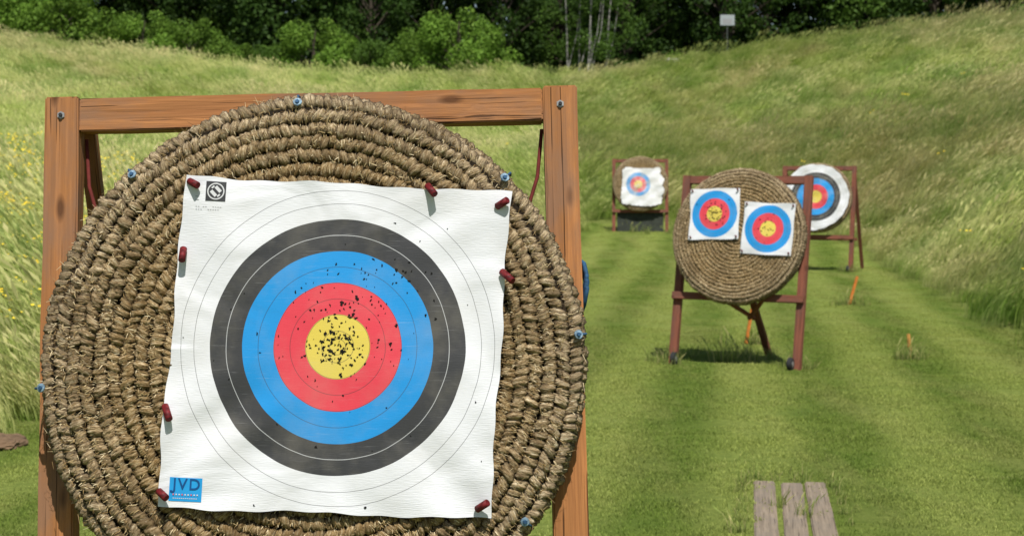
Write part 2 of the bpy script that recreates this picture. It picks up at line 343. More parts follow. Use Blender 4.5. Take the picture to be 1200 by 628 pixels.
# ------------------------------------------------------------ trees
def leaf_mat(name,cols,tr=.28):
    b=MB(name); n_=b.noise(b.coord("World"),.35,3); oi=b.N("ShaderNodeObjectInfo").outputs["Random"]
    c=b.ramp(b.island(),[(0,cols[0]),(.55,cols[1]),(1,cols[2])])
    c=b.mix(b.mapr(n_,.4,.62,0,.6),c,tuple(q*1.5 for q in cols[1])); c=b.mix(b.mapr(oi,0,1,0,.5),c,tuple(q*.5 for q in cols[1]))
    b.color(c); b.b.inputs["Roughness"].default_value=.6; b.b.inputs["Specular IOR Level"].default_value=.15; b.translucent(c,tr); return b.m
M_leaf=leaf_mat("leaf_dark",[(.018,.042,.008),(.036,.074,.012),(.072,.130,.018)])
M_leafm=leaf_mat("leaf_medium",[(.04,.085,.012),(.080,.150,.022),(.13,.22,.035)])
M_leafb=leaf_mat("leaf_bright",[(.075,.145,.018),(.14,.25,.032),(.23,.35,.05)])
M_bark=plain_mat("bark",(.07,.055,.04),.9,0,.5,6); M_birch=plain_mat("birch_bark",(.28,.265,.24),.8,0,.7,5)
def leaves(centers,radii,nl,s,rg):
    cs=np.asarray(centers); rr=np.asarray(radii); w=rr[:,0]**2; idx=rg.choice(len(cs),nl,p=w/w.sum())
    d=rg.normal(size=(nl,3)); d/=np.linalg.norm(d,axis=1)[:,None]
    p=cs[idx]+d*rr[idx]*(rg.uniform(.45,1.08,nl)**.6)[:,None]
    a=rg.normal(size=(nl,3)); a/=np.linalg.norm(a,axis=1)[:,None]; nrm=d*.6+rg.normal(size=(nl,3))*.6+np.array([0,0,.3]); t=np.cross(nrm,a); t/=np.linalg.norm(t,axis=1)[:,None]
    u=np.cross(t,nrm); u/=np.linalg.norm(u,axis=1)[:,None]; ss=(s*rg.uniform(.6,1.4,nl))[:,None]
    V=np.stack([p-t*ss,p-u*ss*.6,p+t*ss,p+u*ss*.6],1).reshape(-1,3); return V,np.arange(nl*4).reshape(-1,4)
def tube(pts,rad,seg=8):
    V=[];F=[]; m=len(pts)
    for i,p in enumerate(pts):
        p=Vector(p); q=Vector(pts[min(i+1,m-1)])-Vector(pts[max(i-1,0)]); q.normalize()
        a=Vector((1,0,0)) if abs(q.x)<.8 else Vector((0,0,1)); c=q.cross(a).normalized(); a=c.cross(q)
        for j in range(seg):
            t=2*math.pi*j/seg; V.append(tuple(p+(a*math.cos(t)+c*math.sin(t))*rad[i]))
    for i in range(m-1):
        for j in range(seg): F.append((i*seg+j,i*seg+(j+1)%seg,(i+1)*seg+(j+1)%seg,(i+1)*seg+j))
    return V,F
def joinm(parts):
    V=[];F=[]
    for v,f in parts:
        k=len(V); V+=list(v); F+=[tuple(a+k for a in q) for q in f]
    return V,F
def tree_meshes(seed,h,cr,cb,ncl,nl,s,lm,bm,tr=.22):
    rg=np.random.default_rng(seed); C=[];Rr=[]
    for i in range(ncl):
        t=rg.uniform(0,1); zz=cb+(h-cb)*t; prof=math.sin(math.pi*(.12+.80*t))**.7; a=rg.uniform(0,6.28); q=cr*prof*math.sqrt(rg.uniform(.15,1))
        C.append((q*math.cos(a),q*math.sin(a),zz)); k=rg.uniform(.6,1.4)*cr/3.6; Rr.append((k,k,k*.75))
    parts=[tube([(0,0,-.3),(.05,0,h*.25),(-.1,.1,h*.55),(0,0,h*.92)],[tr,tr*.8,tr*.5,.04])]
    for i in range(0,ncl,2):
        c=C[i]; z0=max(.4,c[2]*.65); parts.append(tube([(0,0,z0),(c[0]*.5,c[1]*.5,(z0+c[2])/2+.1),c],[tr*.35,tr*.22,.02],5))
    V,F=joinm(parts)
    tm=np_mesh("trunk",V,F,[bm],True); LV,LF=leaves(C,Rr,nl,s,rg); return tm,np_mesh("crown",LV,LF,[lm])
protoT=[tree_meshes(1,15,3.6,.8,95,19000,.125,M_leaf,M_bark),tree_meshes(2,13,3.2,1.6,85,16000,.125,M_leafm,M_bark),tree_meshes(3,14,3.3,.8,85,17000,.12,M_leafm,M_bark)]
protoB=[tree_meshes(5,3.8,2.4,.3,46,13000,.075,M_leafb,M_bark,.08),tree_meshes(6,3.2,2.6,.2,46,13000,.075,M_leafm,M_bark,.08)]
def plant(kind,mesh,x,y,s,lab,cat,grp,sz=1.):
    z=hgt(x,y)[0]-.1; e=empty(kind,(x,y,z),label=lab,category=cat,group=grp); e.rotation_euler=(0,0,random.uniform(0,6.28)); e.scale=(s,s,s*sz)
    for nme,me in (("trunk",mesh[0]),("crown",mesh[1])): obj(nme,me,parent=e)
xx=-44.
i=0
while xx<44:
    y_=random.uniform(101,111); p=protoT[[0,1,0,2,0,0][i%6]]
    plant("broadleaf_tree",p,xx,y_,random.uniform(.85,1.25),"dense green broadleaf tree at the woodland edge","tree","trees along the woodland edge"); xx+=random.uniform(2.8,4.6); i+=1
for (x_,y_,s,k,sz) in [(-2.9,94.0,1.2,0,1.),(-5.2,96,1.0,0,1),(-.2,98,.75,1,1),(-11,95.5,1.1,0,.95),(-13.5,96,.75,1,1),(-17.6,93,.95,0,.85),(-15.5,95,.75,0,.8),(-20,93,.95,0,.9),(-24,91,1.15,0,1.05),(-28,90,1.25,0,1.15),(-8,96,.85,1,1.1),
    (7,98,.8,1,1),(9.6,96,.85,0,.9),(12.3,95,.75,1,.9),(14.5,93,.8,1,.8),(17.3,92,.8,0,.9),(20,88,.8,0,.85),(22.5,85,.8,1,.9),(25.5,83,.9,1,.8),(-32,91,1.1,0,1.),(1.6,97,.7,1,.9)]:
    plant("bush",protoB[k],x_,y_,s,"rounded leafy bush growing on the grassy ridge","bush","bushes along the ridge",sz)
for (x_,y_,hh_,ln) in [(4.0,92,8,.5),(4.4,92.6,8.5,-.3),(3.6,93,7.5,.2),(4.9,93,8,.8),(3.1,93,8,-.3)]:
    e=empty("birch_tree",(x_,y_,hgt(x_,y_)[0]-.1),label="slender pale-barked birch tree at the woodland edge",category="tree",group="birch trees on the ridge")
    V,F=joinm([tube([(0,0,0),(ln*.3,0,hh_*.3),(ln*.5,0,hh_*.6),(ln,0,hh_)],[.06,.05,.04,.02]),tube([(ln*.2,0,hh_*.2),(ln*.2+.5,0,hh_*.45),(ln*.3+.7,0,hh_*.7)],[.04,.03,.01],5)])
    obj("trunk",np_mesh("trunk",V,F,[M_birch],True),e)
    C=[(ln+random.gauss(0,.8),random.gauss(0,.8)+.1,hh_*random.uniform(.3,1.05)) for _ in range(16)]
    LV,LF=leaves(C,[(.6,.6,.5)]*16,1500,.07,rng); obj("crown",np_mesh("crown",LV,LF,[M_leafm]),e)
C=[];Rr=[]
for _ in range(420):
    x_=random.uniform(-62,62); y_=random.uniform(113,124); C.append((x_,y_,random.uniform(5.5,22))); k=random.uniform(1.2,2.6); Rr.append((k,k,k))
LV,LF=leaves(C,Rr,95000,.42,rng)
obj("woodland",np_mesh("woodland",LV,LF,[M_leaf]),kind="stuff",label="dense dark wood behind the banks",category="wood")
# ------------------------------------------------------------ construction helpers
def box_mesh(name,w,d,l,mat,bev=.004):
    bm=bmesh.new(); bmesh.ops.create_cube(bm,size=1); bmesh.ops.scale(bm,vec=(w,d,l),verts=bm.verts)
    ed=[e for e in bm.edges if abs((e.verts[0].co-e.verts[1].co).z)>l*.5]
    bmesh.ops.subdivide_edges(bm,edges=ed,cuts=9)
    for v in bm.verts: v.co.x+=random.gauss(0,.0010); v.co.y+=random.gauss(0,.0010)
    long=[e for e in bm.edges if len(e.link_faces)==2 and e.calc_face_angle(0)>1.2]
    bmesh.ops.bevel(bm,geom=long,offset=bev,segments=2,affect='EDGES')
    me=bpy.data.meshes.new(name); bm.to_mesh(me); bm.free(); me.materials.append(mat); return me
def beam(name,parent,M,p0,p1,w,d,mat,bev=.004,yref=(0,1,0),label=None):
    p0=M@Vector(p0); p1=M@Vector(p1); z=(p1-p0); L=z.length; z.normalize()
    y=(M.to_3x3()@Vector(yref)); y=(y-z*y.dot(z)).normalized(); x=y.cross(z)
    me=box_mesh(name,w,d,L,mat,bev); ob=obj(name,me,parent,label=label)
    m=Matrix((x,y,z)).transposed().to_4x4(); m.translation=(p0+p1)/2; ob.matrix_local=m; return ob
def cyl_mesh(name,r,l,mat,seg=20,bev=.002,r2=None):
    bm=bmesh.new(); bmesh.ops.create_cone(bm,cap_ends=True,segments=seg,radius1=r,radius2=r if r2 is None else r2,depth=l)
    e=[e for e in bm.edges if len(e.link_faces)==2 and any(len(f.verts)>4 for f in e.link_faces)]
    bmesh.ops.bevel(bm,geom=e,offset=bev,segments=2,affect='EDGES')
    me=bpy.data.meshes.new(name); bm.to_mesh(me); bm.free(); me.materials.append(mat)
    return me
def cyl(name,parent,M,c,axis,r,l,mat,seg=20,bev=.002,label=None):
    ob=obj(name,cyl_mesh(name,r,l,mat,seg,bev),parent,label=label); q=Vector(axis).normalized().to_track_quat('Z','Y')
    ob.matrix_local=M@Matrix.Translation(c)@q.to_matrix().to_4x4(); return ob
def tubeobj(name,parent,M,pts,r,mat,seg=8,label=None):
    V,F=tube(pts,[r]*len(pts),seg); ob=obj(name,np_mesh(name,V,F,[mat],True),parent,label=label); ob.matrix_local=M; return ob
# ------------------------------------------------------------ straw boss mesh
BR=.69
def boss_mesh():
    Vs=[];Fs=[];pr=[];ou=[];uv=[];lp=[]; off=0
    pitch=.0345; nr=int((BR-.02)/pitch); rings=[]
    for k in range(nr,0,-1):
        rk=BR-.020-(nr-k)*pitch
        edge=(nr-k)
        yb=[.027,.011,.003][edge] if edge<3 else 0.
        rings.append((rk,yb,1. if edge<1 else (.9 if edge<2 else (.7 if edge<3 else (.45 if edge<5 else .1))),.0196,edge))
    rings+= [(BR-.012,.058,1.,.0200,0),(BR-.010,.091,1.,.0200,0),(BR-.014,.124,1.,.0200,0),(BR-.03,.148,1,.0200,0)]
    for ri,(rk,yb,o,a,edge) in enumerate(rings):
        nl=max(6,int(2*math.pi*rk/.0250)); M_=nl*9; Nn=14
        th=np.linspace(0,2*math.pi,M_,endpoint=False); ph=np.linspace(0,2*math.pi,Nn,endpoint=False)
        T,Ph=np.meshgrid(th,ph,indexing='ij')
        sh=(.22+.08*math.sin(ri*2.3))*(1 if ri%2 else -1)
        wr=.22*np.sin(T*11+ri)+.14*np.sin(T*29+ri*2)+.10*np.sin(T*53+ri*5)
        t=nl*T/(2*math.pi)+wr+(sh+.10*np.sin(T*17+ri))*np.cos(Ph)+7.31*ri
        li=np.mod(np.floor(t).astype(int),nl); f=t-np.floor(t)
        prof=np.clip(np.sin(math.pi*f),0,1)**.5
        rs=rng.uniform(.78,1.16,nl)[li]; ro=rng.normal(0,.0020,nl)[li]; lr=rng.uniform(0,1,nl)[li]
        wob=.0020*np.sin(T*5+ri*1.7)+.0015*np.sin(T*13+ri)+.0010*np.sin(T*41+ri)
        nz=rng.normal(0,.0008 if edge<3 else .0013,T.shape)
        rid=.0013*np.sin(f*math.pi*2*2.6+lr*9)
        am=.40
        rad=a*((1.04-am)+am*prof)*(1+(rs-1)*prof*.85)+nz+rid
        rr=rk+wob+(ro+rad*np.cos(Ph)); yy=yb-rad*np.sin(Ph)*1.0+.002*np.sin(T*7+ri*3)+ro
        Vs.append(np.stack([rr*np.cos(T),yy,rr*np.sin(T)],-1).reshape(-1,3))
        i,j=np.meshgrid(np.arange(M_),np.arange(Nn),indexing='ij'); i2=(i+1)%M_; j2=(j+1)%Nn
        Fs.append((np.stack([i*Nn+j,i*Nn+j2,i2*Nn+j2,i2*Nn+j],-1).reshape(-1,4))+off); off+=M_*Nn
        crev_shade=np.abs(np.cos(Ph))**4*.95  # mask for the shade painted into the gaps between neighbouring coils
        pr.append((prof*(1-crev_shade)).ravel()); ou.append(np.full(T.size,o)+rng.normal(0,.06)); lp.append(lr.ravel()**2)
        uv.append(np.stack([(T*rk+sh*.03*np.cos(Ph)).ravel()/3.,(Ph/6.283).ravel()],-1))
    V=np.concatenate(Vs); F=np.concatenate(Fs); nv=len(V); mi=np.zeros(len(F),int)
    pr=np.concatenate(pr); ou=np.concatenate(ou); uv=np.concatenate(uv); lp=np.concatenate(lp)
    k=64; aa=np.linspace(0,2*math.pi,k,endpoint=False)
    P1=np.stack([(BR-.03)*np.cos(aa),np.full(k,.012),(BR-.03)*np.sin(aa)],-1); P2=P1*.02; P2[:,1]=.012
    P3=P1.copy(); P3[:,1]=.155; P4=P2.copy(); P4[:,1]=.155
    V=np.concatenate([V,P1,P2,P3,P4]); ii=np.arange(k); i2=(ii+1)%k
    F=np.concatenate([F,np.stack([ii,i2,i2+k,ii+k],-1)+nv,np.stack([ii+2*k,i2+2*k,i2+3*k,ii+3*k],-1)+nv]); mi=np.concatenate([mi,np.zeros(2*k,int)])
    def ext(m):
        nonlocal pr,ou,uv,lp
        z=np.zeros(m); pr=np.concatenate([pr,z]); ou=np.concatenate([ou,z]); lp=np.concatenate([lp,z]); uv=np.concatenate([uv,np.zeros((m,2))])
    ext(4*k)
    ns=30000; nv=len(V)
    rr=BR*np.sqrt(rng.uniform(.05,1.0,ns)); kk=(rr<BR-.10)|(rng.uniform(size=ns)<.5); rr=rr[kk]; ns=len(rr)
    th=rng.uniform(0,2*math.pi,ns); L=rng.uniform(.006,.018,ns); w=rng.uniform(.0005,.0011,ns)
    frac=(rr-(BR-.020))/pitch; tub=np.abs(((frac+.5)%1)-.5)*2
    mode=rng.uniform(size=ns)<.75
    ang=np.where(mode,th+rng.normal(0,.38,ns),th+math.pi/2+rng.normal(0,.7,ns)); y0=-.0185+.016*tub**2+np.where(rr>BR-.05,(rr-(BR-.05))*.9,0)+rng.normal(0,.0010,ns)
    dx=np.cos(ang); dz=np.sin(ang); lift=np.abs(rng.normal(0,.0018,ns)); L=np.where(mode,np.minimum(L,.014),L)
    cx=rr*np.cos(th); cz=rr*np.sin(th)
    def pt(s,side,yy): return np.stack([cx+dx*L*s-dz*w*side,yy,cz+dz*L*s+dx*w*side],-1)
    S=np.stack([pt(-.5,-1,y0+.003),pt(-.5,1,y0+.003),pt(0,1,y0-.001),pt(0,-1,y0-.001),pt(.5,.6,y0-lift+.001),pt(.5,-.6,y0-lift+.001)],1).reshape(-1,3)
    b0=np.arange(ns)*6+nv; SF=np.concatenate([np.stack([b0,b0+1,b0+2,b0+3],-1),np.stack([b0+3,b0+2,b0+4,b0+5],-1)])
    V=np.concatenate([V,S]); F=np.concatenate([F,SF]); mi=np.concatenate([mi,np.ones(len(SF),int)]); ext(len(S))
    ns=900; nv=len(V); th=rng.uniform(0,2*math.pi,ns); y0=rng.uniform(-.005,.15,ns); L=rng.uniform(.004,.015,ns); a2=th+rng.normal(0,1.1,ns); w=.0006
    c0=np.stack([(BR+.000)*np.cos(th),y0,(BR+.000)*np.sin(th)],-1); dv=np.stack([np.cos(a2),rng.normal(0,.3,ns),np.sin(a2)],-1); sd=np.stack([-np.sin(a2),np.zeros(ns),np.cos(a2)],-1)*w
    S=np.stack([c0-dv*.01-sd,c0-dv*.01+sd,c0+dv*L[:,None]+sd*.5,c0+dv*L[:,None]-sd*.5],1).reshape(-1,3)
    V=np.concatenate([V,S]); SF=np.arange(ns*4).reshape(-1,4)+nv; F=np.concatenate([F,SF]); mi=np.concatenate([mi,np.ones(ns,int)]); ext(len(S))
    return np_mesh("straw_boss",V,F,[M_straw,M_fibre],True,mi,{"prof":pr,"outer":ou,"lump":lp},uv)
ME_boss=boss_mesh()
def board_matrix(c,yaw,lean,roll=0):
    return Matrix.Translation(c)@Matrix.Rotation(-yaw,4,'Z')@Matrix.Rotation(roll,4,'Y')@Matrix.Rotation(-lean,4,'X')
def make_boss(c,yaw,lean,roll,spin,label,s=1.):
    ob=obj("straw_target_boss",ME_boss,label=label,category="archery target")
    ob.matrix_world=board_matrix(c,yaw,lean,roll)@Matrix.Rotation(spin,4,'Y')@Matrix.Scale(s,4)
    return ob
# ------------------------------------------------------------ MAIN BOSS
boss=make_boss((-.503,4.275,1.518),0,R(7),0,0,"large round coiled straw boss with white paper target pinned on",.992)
RC=(.070,.045)
corn=dict(TL=(-.321,.476),TR=(.504,.434),BR=(.452,-.380),BL=(-.376,-.350))
corn={k:(v[0]-RC[0],v[1]-RC[1]) for k,v in corn.items()}
def surf(x,z):
    x=np.asarray(x,float); z=np.asarray(z,float)
    h=.0024*np.sin(6*x+9*z+1.)+.0006*np.sin(21*z+4*np.sin(5*x))
    e=np.maximum(np.abs(x),np.abs(z)); h+=.009*np.clip((e-.32)/.12,0,1)**2*np.sin(7*np.arctan2(z,x)*1.6+.7)
    h+=.0065*np.exp(-((x+.28)**2+(z+.20)**2)/.018)*np.sin(42*(x*.6-z*.8))
    h+=.0050*np.exp(-((x-.34)**2+(z-.1)**2)/.016)*np.sin(34*(x*.9+z*.3))
    h+=.0050*np.exp(-((x-.24)**2+(z-.35)**2)/.014)*np.sin(46*(x*.5-z*.9))
    h+=.0045*np.exp(-((x-.32)**2+(z+.32)**2)/.016)*np.sin(40*(x*.7+z*.7))
    h+=.0036*np.exp(-((x+.32)**2+(z-.30)**2)/.016)*np.sin(38*(x*.8+z*.4))
    return h+.001
G=150; u=np.linspace(0,1,G); U,Vv=np.meshgrid(u,u)
cx={k:v[0] for k,v in corn.items()}; cz={k:v[1] for k,v in corn.items()}
jag=lambda t,s:.0018*np.sin(t*13+s)+.0010*np.sin(t*43+s*2)
Xp=(1-Vv)*((1-U)*cx['BL']+U*cx['BR'])+Vv*((1-U)*cx['TL']+U*cx['TR'])
Zp=(1-Vv)*((1-U)*cz['BL']+U*cz['BR'])+Vv*((1-U)*cz['TL']+U*cz['TR'])
Xp=Xp+jag(Vv,1)*(np.abs(U-.5)*2)**6*1.6; Zp=Zp+jag(U,2)*(np.abs(Vv-.5)*2)**6*1.6
PV=np.stack([Xp.ravel(),-surf(Xp.ravel(),Zp.ravel()),Zp.ravel()],-1)
I=(np.arange(G-1)[:,None]*G+np.arange(G-1)[None]).ravel(); PF=np.stack([I,I+1,I+1+G,I+G],-1)
class Patch:
    def __init__(s,V,F): s.V=[V]; s.F=[F]; s.mi=[np.zeros(len(F),int)]; s.n=len(V)
    def add(s,V,F,mi):
        V=np.asarray(V,float); F=np.asarray(F,int); s.V.append(V); s.F.append(F+s.n); s.mi.append(np.full(len(F),mi)); s.n+=len(V)
    def flat(s,pts2,mi,eps,rot=0):
        pts=[tuple(p) for p in pts2]; cxx=sum(p[0] for p in pts)/len(pts); czz=sum(p[1] for p in pts)/len(pts)
        P2=pts+[(cxx,czz)]; a=np.array(P2); V=np.stack([a[:,0],-surf(a[:,0],a[:,1])-eps,a[:,1]],-1); m=len(pts)
        F=[(i,(i+1)%m,m) for i in range(m)]; s.tri(V,F,mi)
    def tri(s,V,F,mi):
        V=list(map(tuple,V)); Q=[]
        for a,b_,c in F:
            m=tuple((np.array(V[a])+np.array(V[b_]))/2); V.append(m); Q.append((a,len(V)-1,b_,c))
        s.add(V,Q,mi)
    def mesh(s,name,mats): return np_mesh(name,np.concatenate(s.V),np.concatenate(s.F),mats,True,np.concatenate(s.mi))
pa=Patch(PV,PF)
def gridrect(pa,cxx,czz,w,h,rot,mi,eps,nn=8):
    c,s_=math.cos(rot),math.sin(rot); a=np.linspace(-.5,.5,nn); A_,B_=np.meshgrid(a*w,a*h); xx=cxx+A_*c-B_*s_; zz=czz+A_*s_+B_*c
    V=np.stack([xx.ravel(),-surf(xx.ravel(),zz.ravel())-eps,zz.ravel()],-1); I=(np.arange(nn-1)[:,None]*nn+np.arange(nn-1)[None]).ravel(); pa.add(V,np.stack([I,I+1,I+1+nn,I+nn],-1),mi)
def ringp(pa,cxx,czz,r0,r1,mi,eps,a0=0,a1=2*math.pi,nn=28):
    t=np.linspace(a0,a1,nn+1); xx=np.concatenate([cxx+r0*np.cos(t),cxx+r1*np.cos(t)]); zz=np.concatenate([czz+r0*np.sin(t),czz+r1*np.sin(t)])
    V=np.stack([xx,-surf(xx,zz)-eps,zz],-1); k=nn+1; i=np.arange(nn); pa.add(V,np.stack([i,i+1,i+1+k,i+k],-1),mi)
def px(x,y): return ((x-396)/473,-(y-405)/473)
rt_=-R(2.5)
lx,lz=px(219.5,571.5); gridrect(pa,lx,lz,.082,.058,rt_,3,.0010)
for i in range(9):
    o=-.030+i*.0075; gridrect(pa,lx+.000+o*math.cos(rt_),lz-.0125+o*math.sin(rt_),.0035,.0035,rt_,[7,6,6][i%3],.0024,3)
for i in range(12):
    gridrect(pa,lx-.03+i*.0052,lz-.0205-.0002*i,.0035,.0018,rt_,6,.0016,3)
cu=bpy.data.curves.new("t",'FONT'); cu.body="JVD"; cu.size=.039; cu.align_x='CENTER'; cu.align_y='CENTER'; cu.space_character=1.18; cu.offset=.0004; cu.resolution_u=4
to=bpy.data.objects.new("t",cu); COL.objects.link(to); bpy.context.view_layer.update()
tm=bpy.data.meshes.new_from_object(to.evaluated_get(bpy.context.evaluated_depsgraph_get()))
tv=np.array([v.co[:] for v in tm.vertices]); tv[:,0]-=(tv[:,0].max()+tv[:,0].min())/2; tv[:,1]-=(tv[:,1].max()+tv[:,1].min())/2
tf=[]
for p in tm.polygons:
    vs=list(p.vertices)
    for i in range(1,len(vs)-1): tf.append((vs[0],vs[i],vs[i+1]))
c_,s_=math.cos(rt_),math.sin(rt_); xx=lx+tv[:,0]*c_-(tv[:,1]+.009)*s_; zz=lz+tv[:,0]*s_+(tv[:,1]+.009)*c_
pa.tri(np.stack([xx,-surf(xx,zz)-.0022,zz],-1),tf,4)
jx0=tv[:,0].min(); gridrect(pa,lx+jx0-.0005,lz+.009-.0125,.006,.0045,rt_,4,.0023,3)
bpy.data.objects.remove(to); bpy.data.curves.remove(cu)
# emblem: dark square, pale thin ring, angular pale wedges
ex,ez=px(248,220); gridrect(pa,ex,ez,.050,.050,rt_,1,.0010)
ringp(pa,ex,ez,.0185,.0215,6,.0016)
def wedge(pts,mi,eps):
    c,s=math.cos(rt_),math.sin(rt_); pa.flat([(ex+p[0]*c-p[1]*s,ez+p[0]*s+p[1]*c) for p in pts],mi,eps)
wedge([(-.015,-.002),(-.002,-.015),(.004,-.009),(-.009,.004)],6,.0020)
wedge([(.015,.002),(.002,.015),(-.004,.009),(.009,-.004)],6,.0020)
wedge([(-.012,.009),(-.006,.015),(-.003,.012),(-.009,.006)],6,.0020); wedge([(.012,-.009),(.006,-.015),(.003,-.012),(.009,-.006)],6,.0020)
for row,(n_,w_) in enumerate(((12,.0036),(10,.0034))):
    for i in range(n_):
        if random.random()<.8: qx,qz=px(225+i*2.9,238+row*3.4+i*.13); gridrect(pa,qx,qz,w_,.0013,rt_,5,.0010,3)
for i in range(2): qx,qz=px(226,226+i*4); gridrect(pa,qx,qz,.009,.0014,rt_,5,.001,3)
def hole(x,z,r):
    m=9; a0=random.uniform(0,6); e=random.uniform(.45,1.); rt=random.uniform(0,3.14); c,s=math.cos(rt),math.sin(rt)
    ra=[r*random.choice([.5,.75,1.,1.5]) for _ in range(m)]
    pts=[(ra[i]*math.cos(a0+i*2*math.pi/m),ra[i]*e*math.sin(a0+i*2*math.pi/m)) for i in range(m)]
    pa.flat([(x+p[0]*c-p[1]*s,z+p[0]*s+p[1]*c) for p in pts],2,.0013)
for _ in range(55): hole(random.gauss(.0,.040),random.gauss(.0,.040),random.uniform(.0015,.0038))
for _ in range(48): hole(random.gauss(-.020,.024),random.gauss(-.018,.024),random.uniform(.0016,.0046))
for _ in range(32): hole(random.gauss(.010,.022),random.gauss(.026,.020),random.uniform(.0016,.0044))
for _ in range(85): hole(random.gauss(.0,.085),random.gauss(.050,.075),random.uniform(.0014,.0035))
for _ in range(22): hole(random.gauss(.10,.05),random.gauss(.17,.04),random.uniform(.0015,.0036))
for _ in range(26): hole(random.gauss(.0,.16),random.gauss(-.01,.16),random.uniform(.0013,.0030))
for _ in range(14): hole(random.gauss(.02,.05),random.gauss(.10,.02),random.uniform(.0022,.0046))
for p in [(507,318),(512,372),(268,443),(345,340),(480,305),(430,593),(372,522),(560,470),(300,590),(465,314),(465,380),(510,350),(463,258)]: hole(*px(*p),.0034)
M_face=face_mat("paper_face_main",.4)
face=obj("target_face",pa.mesh("target_face",[M_face,M_black,M_hole,M_lblue,M_lnavy,M_grey,M_pw,M_pr]),boss,label="creased white paper face with coloured rings and arrow holes")
face.location=(RC[0],-.035,RC[1])
for (qx,qy,an,ln) in [(222,211,-.5,.032),(506,219,-.9,.036),(591,235,.5,.034),(211,296,-1.55,.036),(597,322,-.75,.042),(197,482,-1.1,.042),(194,577,-.6,.032),(568,590,.6,.036)]:
    x,z=px(qx,qy); V1=Vector((math.cos(an)*1.,-.75,math.sin(an)*1.)).normalized()
    ob=obj("target_pin",cyl_mesh("target_pin",.0092,ln*1.15,M_pin,16,.0015),face); ob.matrix_local=Matrix.Translation((x,-.017,z))@V1.to_track_quat('Z','Y').to_matrix().to_4x4()
    bm=bmesh.new(); bm.from_mesh(ob.data); 
    for f in bm.faces: f.smooth=len(f.verts)<=4
    bm.to_mesh(ob.data); bm.free()
for (qx,qy,tw) in [(344,112,0),(146,200,1),(600,199,1),(683,392,0),(44,455,0),(619,611,1)]:
    x,z=(qx-365)/471,-(qy-428)/471; rr=math.hypot(x,z); k=min(1,.682/rr); x*=k; z*=k
    cyl("binding_washer",boss,Matrix(),(x,-.003,z),(x*.8,-1,z*.8),.0115,.006,M_cap,18,.001); cyl("binding_knot",boss,Matrix(),(x,-.007,z),(x*.8,-1,z*.8),.0055,.008,M_capd,8,.001)
    tubeobj("binding_twine",boss,Matrix(),[(x*.985,-.007,z*.985),(x*1.0,-.009,z*1.0),(x*1.03,.02,z*1.03),(x*1.03,.08,z*1.03)],.003,M_capd)
# ------------------------------------------------------------ STANDS
def stand(name,base,yaw,lean,roll,W,Hh,pw,mat,low,label,rear='single',wheels=True,bolts=False,rw=.07):
    e=empty(name,base,label=label,category="target stand"); e.rotation_euler=(0,0,-yaw)
    M=Matrix.Rotation(roll,4,'Y')@Matrix.Rotation(-lean,4,'X'); I4=Matrix.Identity(4); pd=.07
    hx=W/2-pw/2
    for sx in (-1,1): beam("post",e,M,(sx*hx,pd/2,0),(sx*hx,pd/2,Hh),pw,pd,mat)
    beam("top_beam",e,M,(-hx+pw/2+.001,pd/2,Hh-pw/2-.004),(hx-pw/2-.001,pd/2,Hh-pw/2-.004),pw*.98,pd*.9,mat)
    beam("lower_beam",e,M,(-hx-pw/2,-.028,low),(hx+pw/2,-.028,low),pw*.9,.05,mat)
    Ht=(M@Vector((0,0,Hh))).z; yt=(M@Vector((0,pd,Hh))).y
    if rear=='single':
        a=(0,(M@Vector((0,pd,low))).y+.05,(M@Vector((0,0,low))).z); beam("rear_leg",e,I4,(0,a[1],a[2]+.35),(0,a[1]+.95,.0),.07,.05,mat)
        beam("brace",e,I4,(-.25,a[1]+.01,a[2]),(.03,a[1]+.35,.45),.04,.04,mat); beam("brace",e,I4,(.25,a[1]+.01,a[2]),(-.03,a[1]+.35,.45),.04,.04,mat)
    else:
        for sx in (-1,1): beam("rear_leg",e,I4,(sx*(hx-.010)-.018,yt+.03,Ht-.05),(sx*(hx-.022)+.03,yt+.75,0),rw,.05,mat)
        beam("rear_brace",e,I4,(-hx+.05,yt+.5,.62),(hx-.05,yt+.5,.62),.06,.04,mat)
    if wheels:
        for sx in (-1,1):
            w=cyl("wheel",e,I4,(sx*(hx-pw/2),-.045,.065),(1,0,0),.066,.05,M_dark,24,.008)
            cyl("hub",w,Matrix.Identity(4),(0,0,.0),(0,0,1),.03,.058,M_metal,16,.003)
    if bolts:
        for sx in (-1,1):
            cyl("bolt",e,M,(sx*hx,-.002,Hh-pw/2-.005),(0,1,0),.0105,.006,M_metal,6,.0015); cyl("bolt",e,M,(sx*hx,-.006,Hh-pw/2-.005),(0,1,0),.005,.010,M_dark,12,.001)
    return e,M
s1,M1=stand("target_stand",(-.487,4.230,.2),0,R(8),-R(1.3),1.408,2.035,.090,M_wood,.56,"tall orange-brown wooden frame stand holding the large straw boss",rear='double',wheels=False,bolts=True,rw=.045)
for sx in (-1,1):
    tubeobj("hanging_rope",s1,M1,[(sx*.61,.075,1.93),(sx*.595,.05,1.80),(sx*.55,.03,1.66)],.005,M_rope)
for o,rr_ in ((0,.006),(.016,.007),(.034,.006)):
    tubeobj("ratchet_strap",s1,M1,[(.697,.075,1.58-o),(.712,.045,1.565-o),(.716,.0,1.53-o),(.708,.02,1.49-o),(.697,.075,1.46-o)],rr_,M_strap)
s2,M2=stand("target_stand",(2.27,17.55,0),R(26),R(13),0,1.42,2.02,.085,M_wood2,.72,"red-brown wheeled wooden stand with two small target faces on its boss")
s3,M3=stand("target_stand",(3.33,44.3,hgt(3.33,44.3)[0]-.01),R(4),R(10),0,1.46,1.93,.085,M_wood2,.55,"red-brown wooden stand with dark panel beneath worn boss",wheels=False)
